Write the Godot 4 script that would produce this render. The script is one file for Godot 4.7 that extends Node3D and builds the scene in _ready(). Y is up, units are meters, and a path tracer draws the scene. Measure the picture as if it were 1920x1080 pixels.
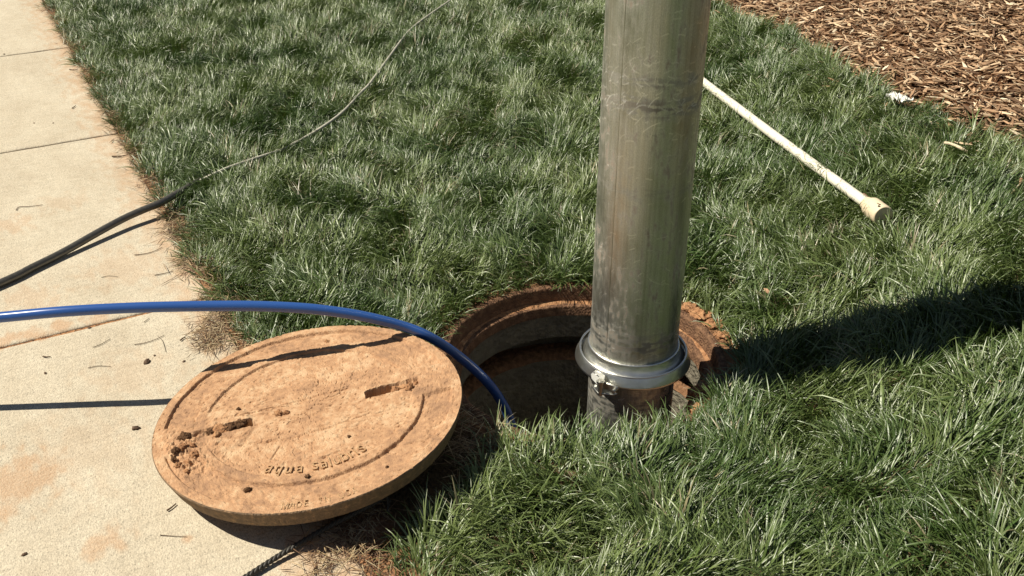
extends Node3D
# ---------------------------------------------------------------- photograph's camera
const EYE := 1.55
const FOCAL := 1900.0
const PITCH := 30.0
# ---------------------------------------------------------------- layout (metres)
const EDGE := Vector2(-0.295, -1.504)           # a point of the sidewalk's lawn-side edge
const ALONG := Vector2(-0.478, -0.878)          # along that edge, away from the camera
const ACROSS := Vector2(0.878, -0.478)          # from the sidewalk into the lawn
const HOLE := Vector2(0.193, -2.333)
const HOLE_R := 0.372
const LID := Vector3(-0.4785, 0.109, -1.932)
const LID_R := 0.3635
const PIPE := Vector2(0.323, -2.26)
const PIPE_R := 0.1155
const FLANGE_Y := 0.052

var rng := RandomNumberGenerator.new()
var n_big := FastNoiseLite.new()
var n_mid := FastNoiseLite.new()
var n_fine := FastNoiseLite.new()
var mulch_line: PackedVector2Array = []

func _ready():
	rng.seed = 7
	for a in [[n_big, 11, 1.6], [n_mid, 12, 6.0], [n_fine, 13, 40.0]]:
		a[0].seed = a[1]; a[0].frequency = a[2]; a[0].noise_type = FastNoiseLite.TYPE_SIMPLEX_SMOOTH
		a[0].fractal_octaves = 3
	# camera
	var cam := Camera3D.new(); cam.name = "camera"
	cam.position = Vector3(0, EYE, 0); cam.rotation_degrees = Vector3(-PITCH, 0, 0)
	cam.fov = 2.0 * rad_to_deg(atan(540.0 / FOCAL)); cam.near = 0.05; cam.far = 900.0
	add_child(cam); cam.current = true
	# sky, exposure
	var sm := ProceduralSkyMaterial.new()
	sm.sky_top_color = Color(0.36, 0.425, 0.535); sm.sky_horizon_color = Color(0.72, 0.72, 0.70); sm.sky_curve = 0.16
	sm.ground_bottom_color = Color(0.16, 0.19, 0.12); sm.ground_horizon_color = Color(0.40, 0.44, 0.40)
	sm.energy_multiplier = 0.5
	var sk := Sky.new(); sk.sky_material = sm
	var env := Environment.new(); env.background_mode = Environment.BG_SKY; env.sky = sk
	env.tonemap_mode = Environment.TONE_MAPPER_LINEAR; env.tonemap_exposure = 1.36
	env.sdfgi_enabled = true; env.ssao_enabled = true; env.ssil_enabled = true
	var we := WorldEnvironment.new(); we.name = "world_environment"; we.environment = env; add_child(we)
	# sun: high, from the left
	var sun := DirectionalLight3D.new(); sun.name = "sun"
	var el := deg_to_rad(54.0); var az := deg_to_rad(-1.0)
	var travel := Vector3(cos(az) * cos(el), -sin(el), -sin(az) * cos(el))
	sun.look_at_from_position(Vector3.ZERO, travel, Vector3.UP)
	sun.light_energy = 1.6; sun.light_color = Color(1.0, 0.965, 0.90); sun.light_angular_distance = 0.5; sun.shadow_enabled = true
	add_child(sun)

	# the setting
	for p in [[1250, -20], [1330, 22], [1400, 52], [1480, 78], [1560, 132], [1600, 168], [1690, 205], [1760, 240], [1850, 275], [1920, 312], [2100, 380], [2500, 520]]:
		var q := on_ground(p[0], p[1]); mulch_line.append(Vector2(q.x, q.z))
	build_ground()
	build_sidewalk()
	build_mulch()
	# the things
	build_manhole()
	build_lid()
	build_pipe()
	build_hoses()
	build_pole()
	build_rope()
	build_litter()
	build_grass()

# ================================================================ pixels to places
func ray(u: float, v: float) -> Vector3:
	var p := deg_to_rad(PITCH)
	var a := (u - 960.0) / FOCAL; var b := (v - 540.0) / FOCAL
	return Vector3(a, -(sin(p) + b * cos(p)), -(cos(p) - b * sin(p)))

func at_height(u: float, v: float, y: float) -> Vector3:
	var d := ray(u, v); return Vector3(0, EYE, 0) + d * ((y - EYE) / d.y)

func at_depth(u: float, v: float, z: float) -> Vector3:
	var d := ray(u, v); return Vector3(0, EYE, 0) + d * (z / d.z)

func on_ground(u: float, v: float, up := 0.0) -> Vector3:
	var y := 0.0
	for i in 12: 
		var q := at_height(u, v, y); y = height(q.x, q.z) + up
	return at_height(u, v, y)

func on_lid(u: float, v: float) -> Vector2:
	var b := lid_basis(); var d := ray(u, v); var o := Vector3(0, EYE, 0)
	var t := (LID - o).dot(b.y) / d.dot(b.y)
	var p := b.transposed() * (o + d * t - LID)
	return Vector2(p.x, p.z)

func lid_basis() -> Basis:
	var x := Vector3(1, 0.0866, 0).normalized(); var y := Vector3(-0.0866, 1, -0.0015).normalized()
	return Basis(x, y, x.cross(y)).orthonormalized()

# ================================================================ ground shape
func from_edge(x: float, z: float) -> float: return (Vector2(x, z) - EDGE).dot(ACROSS)

func height(x: float, z: float) -> float:
	var d := from_edge(x, z)
	if d < 0.0: return 0.0
	var r := Vector2(x, z).distance_to(HOLE)
	var flat := smoothstep(0.38, 0.8, r)
	var rise: float = 0.28 * maxf(0.0, x - 0.66)
	if rise > 0.0: rise = 0.8 * (1.0 - exp(-rise / 0.8))
	return -0.016 + rise + flat * smoothstep(0.0, 0.4, d) * (0.018 * n_big.get_noise_2d(x, z) + 0.010)

func mulch_depth(x: float, z: float) -> float:       # > 0 inside the mulch bed
	if x < 0.75: return -1.0
	var p := Vector2(x, z); var best := 1e9; var side := 1.0
	for i in mulch_line.size() - 1:
		var a := mulch_line[i]; var b := mulch_line[i + 1]
		var c := Geometry2D.get_closest_point_to_segment(p, a, b)
		var dd := p.distance_to(c)
		if dd < best:
			best = dd; side = signf((b - a).cross(p - a))
	return -best * side

# ================================================================ helpers
func tag(o: Node, label: String, category: String, group := "", kind := ""):
	if label: o.set_meta("label", label)
	if category: o.set_meta("category", category)
	if group: o.set_meta("group", group)
	if kind: o.set_meta("kind", kind)
	return o

func thing(called: String, label: String, category: String, where := Vector3.ZERO, group := "") -> Node3D:
	var o := Node3D.new(); o.name = called; o.position = where; add_child(o, true)
	return tag(o, label, category, group)

func part(called: String, mesh: Mesh, m: Material, parent: Node = self) -> MeshInstance3D:
	var o := MeshInstance3D.new(); o.name = called; o.mesh = mesh
	if m: o.material_override = m
	parent.add_child(o, true); return o

func mat(c: Color, rough := 0.8, metal := 0.0, spec := 0.5) -> StandardMaterial3D:
	var m := StandardMaterial3D.new(); m.albedo_color = c.linear_to_srgb(); m.roughness = rough; m.metallic = metal
	m.metallic_specular = spec; return m

func sheet(nu: int, nv: int, pos: PackedVector3Array, uv := PackedVector2Array(), col := PackedColorArray(), flip := false, skip := PackedByteArray()) -> ArrayMesh:
	# a grid of nu x nv points, joined and smoothed
	var idx := PackedInt32Array(); var nor := PackedVector3Array(); nor.resize(pos.size())
	for j in nv - 1:
		for i in nu - 1:
			if skip.size() and skip[j * (nu - 1) + i]: continue
			var a := j * nu + i; var b := a + 1; var c := a + nu; var d := c + 1
			if flip: idx.append_array(PackedInt32Array([a, c, b, b, c, d]))
			else: idx.append_array(PackedInt32Array([a, b, c, b, d, c]))
	for k in range(0, idx.size(), 3):
		var p := pos[idx[k]]
		var n := (pos[idx[k + 2]] - p).cross(pos[idx[k + 1]] - p)
		for q in 3: nor[idx[k + q]] += n
	# close seams: first and last column share normals when they coincide
	for j in nv:
		var a := j * nu; var b := a + nu - 1
		if pos[a].distance_squared_to(pos[b]) < 1e-12:
			var s := nor[a] + nor[b]; nor[a] = s; nor[b] = s
	for i in nor.size(): nor[i] = nor[i].normalized() if nor[i].length_squared() > 1e-24 else Vector3.UP
	return pack(pos, nor, idx, uv, col)

func pack(pos, nor, idx, uv := PackedVector2Array(), col := PackedColorArray()) -> ArrayMesh:
	var arr := []; arr.resize(Mesh.ARRAY_MAX)
	arr[Mesh.ARRAY_VERTEX] = pos; arr[Mesh.ARRAY_NORMAL] = nor; arr[Mesh.ARRAY_INDEX] = idx
	if uv.size(): arr[Mesh.ARRAY_TEX_UV] = uv
	if col.size(): arr[Mesh.ARRAY_COLOR] = col
	var m := ArrayMesh.new(); m.add_surface_from_arrays(Mesh.PRIMITIVE_TRIANGLES, arr)
	if uv.size():
		var st := SurfaceTool.new(); st.create_from(m, 0); st.generate_tangents(); return st.commit()
	return m

func lathe(profile: Array, seg := 96, wobble := 0.0) -> ArrayMesh:   # [r, y] pairs from the bottom/outside; a pair given twice makes a crease
	var pos := PackedVector3Array(); var uv := PackedVector2Array(); var run := 0.0
	for j in profile.size():
		if j: run += Vector2(profile[j][0], profile[j][1]).distance_to(Vector2(profile[j - 1][0], profile[j - 1][1]))
		for i in seg + 1:
			var t := TAU * (i % seg) / seg
			var r: float = profile[j][0]; var y: float = profile[j][1]
			if wobble > 0.0:
				r += wobble * n_mid.get_noise_3d(cos(t) * r, y, sin(t) * r) + 0.6 * wobble * n_fine.get_noise_3d(cos(t) * r, y, sin(t) * r)
				y += wobble * n_mid.get_noise_3d(cos(t) * r + 5.0, y, sin(t) * r)
			pos.append(Vector3(cos(t) * r, y, sin(t) * r)); uv.append(Vector2(float(i) / seg, run))
	return sheet(seg + 1, profile.size(), pos, uv, PackedColorArray(), true)

func smooth_path(pts: Array, per := 8) -> PackedVector3Array:
	var out := PackedVector3Array()
	for i in pts.size() - 1:
		var a: Vector3 = pts[maxi(i - 1, 0)]; var b: Vector3 = pts[i]; var c: Vector3 = pts[i + 1]; var d: Vector3 = pts[mini(i + 2, pts.size() - 1)]
		for k in per: out.append(b.cubic_interpolate(c, a, d, float(k) / per))
	out.append(pts[-1]); return out

func tube(path: PackedVector3Array, radii, seg := 14, cap := true) -> ArrayMesh:   # radii: a number or one per point
	var pos := PackedVector3Array(); var uv := PackedVector2Array()
	var side := Vector3.ZERO; var run := 0.0
	var rows := 0
	for j in path.size():
		var dir := (path[mini(j + 1, path.size() - 1)] - path[maxi(j - 1, 0)]).normalized()
		if side == Vector3.ZERO: side = dir.cross(Vector3.UP if absf(dir.y) < 0.9 else Vector3.RIGHT).normalized()
		side = (side - dir * side.dot(dir)).normalized()
		var up := side.cross(dir)
		if j: run += path[j].distance_to(path[j - 1])
		var r: float = radii if radii is float else radii[j]
		var list := [r]
		if cap and j == 0: list = [0.0001, r, r]
		if cap and j == path.size() - 1: list = [r, r, 0.0001]
		for rr in list:
			rows += 1
			for i in seg + 1:
				var t := TAU * (i % seg) / seg
				pos.append(path[j] + (side * cos(t) + up * sin(t)) * rr); uv.append(Vector2(float(i) / seg, run))
	return sheet(seg + 1, rows, pos, uv, PackedColorArray(), true)

func noise_bytes(seed_: int, freq: float, w: int, h: int, oct := 3, type := FastNoiseLite.TYPE_SIMPLEX_SMOOTH) -> PackedByteArray:
	var n := FastNoiseLite.new(); n.seed = seed_; n.frequency = freq; n.fractal_octaves = oct; n.noise_type = type
	var im := n.get_image(w, h, false, false, false); im.convert(Image.FORMAT_L8)
	return im.get_data()

func noise_tex(seed_: int, freq: float, stops: Array, size := 512, oct := 4) -> NoiseTexture2D:   # stops: [offset, linear Color]
	var n := FastNoiseLite.new(); n.seed = seed_; n.frequency = freq; n.fractal_octaves = oct
	var g := Gradient.new(); var off := PackedFloat32Array(); var cs := PackedColorArray()
	for s in stops: off.append(s[0]); cs.append((s[1] as Color).linear_to_srgb())
	g.offsets = off; g.colors = cs
	var t := NoiseTexture2D.new(); t.width = size; t.height = size; t.seamless = true; t.noise = n; t.color_ramp = g; t.generate_mipmaps = true
	return t

func noise_normal(seed_: int, freq: float, strength: float, size := 512, oct := 4) -> NoiseTexture2D:
	var n := FastNoiseLite.new(); n.seed = seed_; n.frequency = freq; n.fractal_octaves = oct
	var t := NoiseTexture2D.new(); t.width = size; t.height = size; t.seamless = true; t.noise = n
	t.as_normal_map = true; t.bump_strength = strength; return t

func triplanar(m: StandardMaterial3D, albedo: Texture2D, normal: Texture2D, metres: float) -> StandardMaterial3D:
	m.uv1_triplanar = true; m.uv1_world_triplanar = true; m.uv1_scale = Vector3.ONE / metres
	if albedo: m.albedo_texture = albedo; m.albedo_color = Color.WHITE
	if normal: m.normal_enabled = true; m.normal_texture = normal
	return m

func clay(seed_ := 21) -> StandardMaterial3D:
	return triplanar(mat(Color.WHITE, 0.95, 0.0, 0.2), noise_tex(seed_, 0.02, [[0.0, Color(0.17, 0.085, 0.045)], [0.45, Color(0.33, 0.17, 0.085)], [0.7, Color(0.42, 0.235, 0.12)], [1.0, Color(0.5, 0.31, 0.17)]]), noise_normal(seed_ + 1, 0.04, 14.0), 0.35)

func clod_mesh(size: Vector3, seed_: int, n := 14) -> ArrayMesh:   # a lumpy clump of soil with a flat underside
	var ns := FastNoiseLite.new(); ns.seed = seed_; ns.frequency = 1.1; ns.fractal_octaves = 4
	var pos := PackedVector3Array(); var seg := n * 2
	for j in n + 1:
		var th := PI * j / n
		for i in seg + 1:
			var ph := TAU * (i % seg) / seg
			var d := Vector3(sin(th) * cos(ph), cos(th), sin(th) * sin(ph))
			var r := 1.0 + 0.75 * ns.get_noise_3dv(d * 1.3)
			var p := d * r; p.y = maxf(p.y, -0.35)
			pos.append(p * size)
	return sheet(seg + 1, n + 1, pos, PackedVector2Array(), PackedColorArray(), false)

# ================================================================ the setting
func build_ground():
	var x0 := -3.4; var x1 := 3.6; var z0 := -8.2; var z1 := -0.9; var cell := 0.03
	var nu := int((x1 - x0) / cell) + 1; var nv := int((z1 - z0) / cell) + 1
	var pos := PackedVector3Array(); var col := PackedColorArray(); var skip := PackedByteArray(); var inside := PackedByteArray()
	for j in nv:
		for i in nu:
			var x := x0 + i * cell; var z := z0 + j * cell
			var to := Vector2(x, z) - HOLE; var r := to.length()
			var gone := 0
			if r < 0.39:
				if r > 0.39 - cell * 1.5: var q := HOLE + to.normalized() * 0.385; x = q.x; z = q.y
				else: gone = 1
			inside.append(gone)
			var d := from_edge(x, z)
			var y := height(x, z)
			if d < -0.03: y = -0.05
			elif d < 0.02: y = -0.007 + 0.006 * n_fine.get_noise_2d(x, z)
			elif d > 0.02: y += 0.006 * n_fine.get_noise_2d(x, z) * smoothstep(0.4, 0.5, r)
			pos.append(Vector3(x, y, z))
			# what the ground is made of: red clay where it is bare, brown thatch under the grass
			var bare := 1.0 - smoothstep(0.40, 0.46, r + 0.05 * n_mid.get_noise_2d(x, z))
			bare = maxf(bare, 1.0 - smoothstep(0.05, 0.14, absf(d) + 0.05 * n_mid.get_noise_2d(x, z)))
			col.append(Color(0.12, 0.085, 0.045).lerp(Color(0.36, 0.19, 0.10), bare))
	for j in nv - 1:
		for i in nu - 1:
			var a := j * nu + i
			skip.append(1 if inside[a] or inside[a + 1] or inside[a + nu] or inside[a + nu + 1] else 0)
	var m := mat(Color.WHITE, 0.95, 0.0, 0.2)
	triplanar(m, noise_tex(31, 0.03, [[0.0, Color(0.45, 0.45, 0.45)], [0.5, Color(0.8, 0.8, 0.8)], [1.0, Color(1, 1, 1)]]), noise_normal(32, 0.05, 12.0), 0.4)
	m.vertex_color_use_as_albedo = true
	var g := part("ground", sheet(nu, nv, pos, PackedVector2Array(), col, false, skip), m)
	tag(g, "brown soil of the lawn with bare red clay round the manhole", "ground", "", "structure")
	# the land round about, out to the horizon
	var far := ArrayMesh.new(); var st := SurfaceTool.new(); st.begin(Mesh.PRIMITIVE_TRIANGLES)
	var big := 300.0
	for q in [[-big, -big, big, z0], [-big, z1, big, big], [-big, z0, x0, z1], [x1, z0, big, z1]]:
		var yr := 0.1 if q[0] == x1 else -0.055
		for v in [[0, 1], [2, 1], [0, 3], [2, 1], [2, 3], [0, 3]]:
			st.set_normal(Vector3.UP); st.add_vertex(Vector3(q[v[0]], yr, q[v[1]]))
	far = st.commit()
	var fm := triplanar(mat(Color.WHITE, 0.9, 0.0, 0.2), noise_tex(33, 0.03, [[0.0, Color(0.03, 0.05, 0.016)], [0.5, Color(0.07, 0.105, 0.035)], [1.0, Color(0.13, 0.16, 0.07)]]), null, 1.3)
	tag(part("surrounding_lawn", far, fm), "green lawn reaching out to the horizon", "lawn", "", "structure")

func build_sidewalk():
	# computed concrete: broom finish, sand grains, clay stains where the photograph shows them
	var w := 1024; var h := 2048; var s0 := -0.9; var s1 := 4.9; var t1 := 1.5
	var grain := noise_bytes(41, 0.35, w, h, 2); var blot := noise_bytes(42, 0.006, w, h, 4); var mid := noise_bytes(43, 0.03, w, h, 3)
	var bn := FastNoiseLite.new(); bn.seed = 44; bn.frequency = 0.16; bn.fractal_octaves = 2
	var bi := bn.get_image(48, h, false, false, false); bi.convert(Image.FORMAT_L8); bi.resize(w, h, Image.INTERPOLATE_CUBIC)
	var broom := bi.get_data()
	var pits := noise_bytes(45, 0.16, w, h, 1, FastNoiseLite.TYPE_CELLULAR)
	var stain := PackedFloat32Array(); stain.resize(w * h)
	for q in [[30, 905, 0.13, 0.8], [90, 870, 0.07, 0.5], [200, 1015, 0.06, 0.7], [350, 1010, 0.02, 0.9], [20, 420, 0.09, 0.5], [240, 500, 0.16, 0.35], [330, 480, 0.08, 0.5], [60, 560, 0.10, 0.4],
			[0, 640, 0.05, 0.9], [60, 628, 0.05, 0.9], [120, 612, 0.05, 0.9], [180, 598, 0.04, 0.7], [590, 1040, 0.09, 0.8], [640, 1010, 0.08, 0.9], [560, 1075, 0.06, 0.6], [250, 700, 0.14, 0.25], [150, 850, 0.2, 0.2], [120, 380, 0.1, 0.25]]:
		var p := at_height(q[0], q[1], 0.0); var rel := Vector2(p.x, p.z) - EDGE
		var px := -rel.dot(ACROSS) / t1 * w; var py := (rel.dot(ALONG) - s0) / (s1 - s0) * h
		var rx: float = q[2] / t1 * w; var ry: float = q[2] / (s1 - s0) * h
		for y in range(maxi(0, int(py - ry * 1.5)), mini(h, int(py + ry * 1.5))):
			for x in range(maxi(0, int(px - rx * 1.5)), mini(w, int(px + rx * 1.5))):
				var k := y * w + x
				var e := Vector2((x - px) / rx, (y - py) / ry).length() + (mid[k] / 255.0 - 0.5) * 1.6
				stain[k] = maxf(stain[k], q[3] * (1.0 - smoothstep(0.3, 1.1, e)))
	var al := PackedByteArray(); al.resize(w * h * 3); var hg := PackedByteArray(); hg.resize(w * h)
	var rs := RandomNumberGenerator.new(); rs.seed = 46
	var pale := Color(0.585, 0.525, 0.405); var dun := Color(0.46, 0.395, 0.29); var red := Color(0.46, 0.235, 0.10)
	for k in w * h:
		var g := grain[k] / 255.0; var b := blot[k] / 255.0; var m_ := mid[k] / 255.0; var br := broom[k] / 255.0
		var c := dun.lerp(pale, clampf(0.5 + (b - 0.5) * 0.9 + (m_ - 0.5) * 0.6, 0.0, 1.0))
		var pit := 1.0 if pits[k] > 26 else 0.0
		c *= 0.70 + 0.30 * g + 0.12 * br + 0.42 * (rs.randf() - 0.4)
		if rs.randf() < 0.014: c *= 0.5
		if pits[k] < 14 and m_ > 0.55: c *= 0.6
		var x := k % w
		var near := 1.0 - clampf(x / 90.0 + (m_ - 0.5) * 1.3, 0.0, 1.0)
		var st: float = clampf(maxf(stain[k] * 0.5, near * 0.42) * (0.4 + 1.1 * g), 0.0, 0.9)
		c = c.lerp(red, st)
		al[k * 3] = int(clampf(pow(c.r, 0.4545), 0, 1) * 255); al[k * 3 + 1] = int(clampf(pow(c.g, 0.4545), 0, 1) * 255); al[k * 3 + 2] = int(clampf(pow(c.b, 0.4545), 0, 1) * 255)
		hg[k] = int(clampf(0.35 * br + 0.45 * g + (0.1 if pit > 0.0 else 0.0), 0, 1) * 255)
	var ai := Image.create_from_data(w, h, false, Image.FORMAT_RGB8, al); ai.generate_mipmaps()
	var hi := Image.create_from_data(w, h, false, Image.FORMAT_L8, hg); hi.convert(Image.FORMAT_RGBA8); hi.bump_map_to_normal_map(2.2); hi.generate_mipmaps()
	var m := mat(Color.WHITE, 0.9, 0.0, 0.25); m.albedo_color = Color.WHITE
	m.albedo_texture = ImageTexture.create_from_image(ai); m.normal_enabled = true; m.normal_texture = ImageTexture.create_from_image(hi); m.normal_scale = 0.8
	var walk := Node3D.new(); walk.name = "sidewalk"; add_child(walk)
	tag(walk, "pale concrete sidewalk slabs with clay stains beside the lawn", "sidewalk", "", "structure")
	var cuts := [-6.0, -4.55, -3.1, -1.65, -0.18, 1.286, 2.815, 4.2, 5.68, 7.15, 8.6, 10.1, 11.6, 13.1]
	for k in cuts.size() - 1:
		var a: float = cuts[k] + 0.005; var b: float = cuts[k + 1] - 0.005
		# a slab with rounded arrises: rings from the middle of the top outwards and down
		var pos := PackedVector3Array(); var uv := PackedVector2Array()
		var rings := [[0.03, 0.0], [0.012, 0.0], [0.004, -0.0012], [0.0008, -0.005], [0.0, -0.012], [0.0, -0.1]]
		var perim := PackedVector2Array(); var step := 0.05
		var la := b - a
		var na := int(la / step); var nb := int(t1 / step)
		for i in na: perim.append(Vector2(0, float(i) / na))
		for i in nb: perim.append(Vector2(float(i) / nb, 1))
		for i in na: perim.append(Vector2(1, 1.0 - float(i) / na))
		for i in nb: perim.append(Vector2(1.0 - float(i) / nb, 0))
		perim.append(perim[0])
		var put := func(t: float, s: float, y: float):
			var q := EDGE - ACROSS * t + ALONG * s
			pos.append(Vector3(q.x, y, q.y)); uv.append(Vector2(t / t1, (s - s0) / (s1 - s0)))
		for p in perim: put.call(0.5 * t1, (a + b) * 0.5, 0.0)
		for rg in rings:
			for p in perim:
				var jag: float = 0.004 * n_fine.get_noise_2d(p.x * t1 * 2.0, (a + p.y * la) * 2.0) + 0.006 * n_mid.get_noise_2d(p.x * t1, a + p.y * la)
				var ins: float = rg[0] + maxf(0.0, jag)
				put.call(lerpf(ins, t1 - ins, p.x), lerpf(a + ins, b - ins, p.y), rg[1])
		part("concrete_slab", sheet(perim.size(), rings.size() + 1, pos, uv, PackedColorArray(), true), m, walk)
	# clay packed in the joints
	var cm := clay(25)
	for k in range(3, 9):
		var s: float = cuts[k]; var pos := PackedVector3Array()
		var lo := -0.012 if k != 5 else -0.003
		for j in 61:
			for i in 3:
				var q := EDGE - ACROSS * (j * 0.025) + ALONG * (s + (i - 1) * 0.012)
				pos.append(Vector3(q.x, lo - 0.003 + 0.004 * n_fine.get_noise_2d(q.x, q.y), q.y))
		part("joint_filling", sheet(3, 61, pos, PackedVector2Array(), PackedColorArray(), false), cm, walk)

func chip_mesh(seed_: int) -> ArrayMesh:   # a splinter of shredded wood, 1 long, tapered and twisted
	var r := RandomNumberGenerator.new(); r.seed = seed_
	var pos := PackedVector3Array(); var bend := r.randf_range(-0.12, 0.12); var n := 5
	for j in n:
		var t := float(j) / (n - 1)
		var wdt := (0.5 + 0.5 * sin(PI * clampf(t * 0.9 + 0.08, 0, 1))) * r.randf_range(0.75, 1.1)
		if j == 0 or j == n - 1: wdt *= r.randf_range(0.2, 0.8)
		var tw := r.randf_range(-0.25, 0.25)
		for k in 5:
			var q: Vector2 = [Vector2(-1, -0.5), Vector2(-0.8, 0.5), Vector2(0.8, 0.6), Vector2(1, -0.5), Vector2(-1, -0.5)][k]
			q = q.rotated(tw) * wdt * 0.5
			pos.append(Vector3(t - 0.5 + (q.x * 0.15), q.y + sin(PI * t) * bend * 2.0, q.x))
	return sheet(5, n, pos, PackedVector2Array(), PackedColorArray(), true)

func build_mulch():
	var bed := Node3D.new(); bed.name = "mulch_bed"; add_child(bed)
	tag(bed, "bed of shredded brown wood mulch bordering the lawn", "mulch bed", "", "structure")
	# soil and fines under the chips
	var pos := PackedVector3Array(); var skip := PackedByteArray(); var nu := 90; var nv := 110; var x0 := 0.9; var z0 := -8.4; var c := 0.045
	for j in nv:
		for i in nu:
			var x := x0 + i * c; var z := z0 + j * c
			var d := mulch_depth(x, z)
			pos.append(Vector3(x, height(x, z) - 0.012 + 0.03 * smoothstep(-0.02, 0.15, d) + 0.012 * n_mid.get_noise_2d(x, z), z))
	for j in nv - 1:
		for i in nu - 1: skip.append(0 if mulch_depth(x0 + (i + 0.5) * c, z0 + (j + 0.5) * c) > -0.05 else 1)
	var bm := triplanar(mat(Color.WHITE, 0.95, 0.0, 0.2), noise_tex(51, 0.05, [[0.0, Color(0.05, 0.025, 0.014)], [0.5, Color(0.14, 0.07, 0.035)], [1.0, Color(0.28, 0.15, 0.075)]]), noise_normal(52, 0.08, 16.0), 0.3)
	part("mulch_base", sheet(nu, nv, pos, PackedVector2Array(), PackedColorArray(), false, skip), bm, bed)
	var tints := [Color(0.42, 0.275, 0.165), Color(0.33, 0.205, 0.12), Color(0.22, 0.13, 0.075), Color(0.50, 0.36, 0.23), Color(0.12, 0.07, 0.042), Color(0.58, 0.44, 0.29), Color(0.38, 0.245, 0.145), Color(0.68, 0.56, 0.40)]
	var meshes := []; for k in 6: meshes.append(chip_mesh(500 + k))
	var wood := []
	for k in tints.size(): tints[k] = Color(tints[k].r * 1.12, tints[k].g * 1.15, tints[k].b * 1.15)
	for t in tints: wood.append(triplanar(mat(Color.WHITE, 0.85, 0.0, 0.3), noise_tex(55, 0.02, [[0.0, t * 0.7], [1.0, t * 1.25]], 128), null, 0.1))
	var lay := []; for k in 6: lay.append([])
	var singles := []
	var x := 0.95
	while x < 3.9:
		var z := -8.2
		while z < -2.2:
			var px := x + rng.randf_range(-0.01, 0.01); var pz := z + rng.randf_range(-0.01, 0.01)
			z += 0.0165
			var d := mulch_depth(px, pz)
			if d < -0.14 or rng.randf() > smoothstep(-0.06, 0.03, d) + 0.06: continue
			if pz > -5.2 and px > 0.62 * (-pz) + 0.5: continue
			if pz < -7.2 and rng.randf() < 0.5: continue
			var len_ := rng.randf_range(0.016, 0.065); if rng.randf() < 0.12: len_ *= 1.5
			var wd := clampf(len_ * rng.randf_range(0.09, 0.30), 0.003, 0.014)
			var yy := height(px, pz) + 0.03 * smoothstep(-0.02, 0.15, d) + 0.012 * n_mid.get_noise_2d(px, pz) + rng.randf_range(-0.008, 0.012) + (0.03 if d < -0.04 else 0.0)
			var b := Basis(Vector3.UP, rng.randf() * TAU) * Basis(Vector3.BACK, rng.randf_range(-0.35, 0.35)) * Basis(Vector3.RIGHT, rng.randf_range(-0.7, 0.7))
			var tr := Transform3D(b * Basis.from_scale(Vector3(len_, wd * 0.55, wd)), Vector3(px, yy, pz))
			var big := len_ * wd / (pz * pz)
			var ti := rng.randi() % 5 if rng.randf() < 0.72 else rng.randi() % 8
			var e := [big, tr, ti, rng.randi() % 6, d]
			singles.append(e)
		x += 0.0165
	singles.sort_custom(func(a, b): return a[0] > b[0])
	var used := 0
	for e in singles:
		if used < 300 and e[4] > 0.02:
			used += 1
			var tr: Transform3D = e[1]; tr.origin.y += 0.006
			var o := part("wood_chip", meshes[e[3]], wood[e[2]], bed); o.transform = tr
		else: lay[e[3]].append(e)
	var rest := Node3D.new(); rest.name = "shredded_wood"; rest.set_meta("kind", "stuff"); bed.add_child(rest)
	var wm := mat(Color.WHITE, 0.85, 0.0, 0.3); wm.vertex_color_use_as_albedo = true
	for k in 6:
		var mm := MultiMesh.new(); mm.transform_format = MultiMesh.TRANSFORM_3D; mm.use_colors = true; mm.mesh = meshes[k]; mm.instance_count = lay[k].size()
		for i in lay[k].size():
			mm.set_instance_transform(i, lay[k][i][1]); var tc: Color = tints[lay[k][i][2]]; tc *= rng.randf_range(0.7, 1.25); tc.a = 1.0
			mm.set_instance_color(i, tc)
		var mi := MultiMeshInstance3D.new(); mi.name = "chips"; mi.multimesh = mm; mi.material_override = wm; mi.set_meta("kind", "stuff"); rest.add_child(mi, true)

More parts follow.
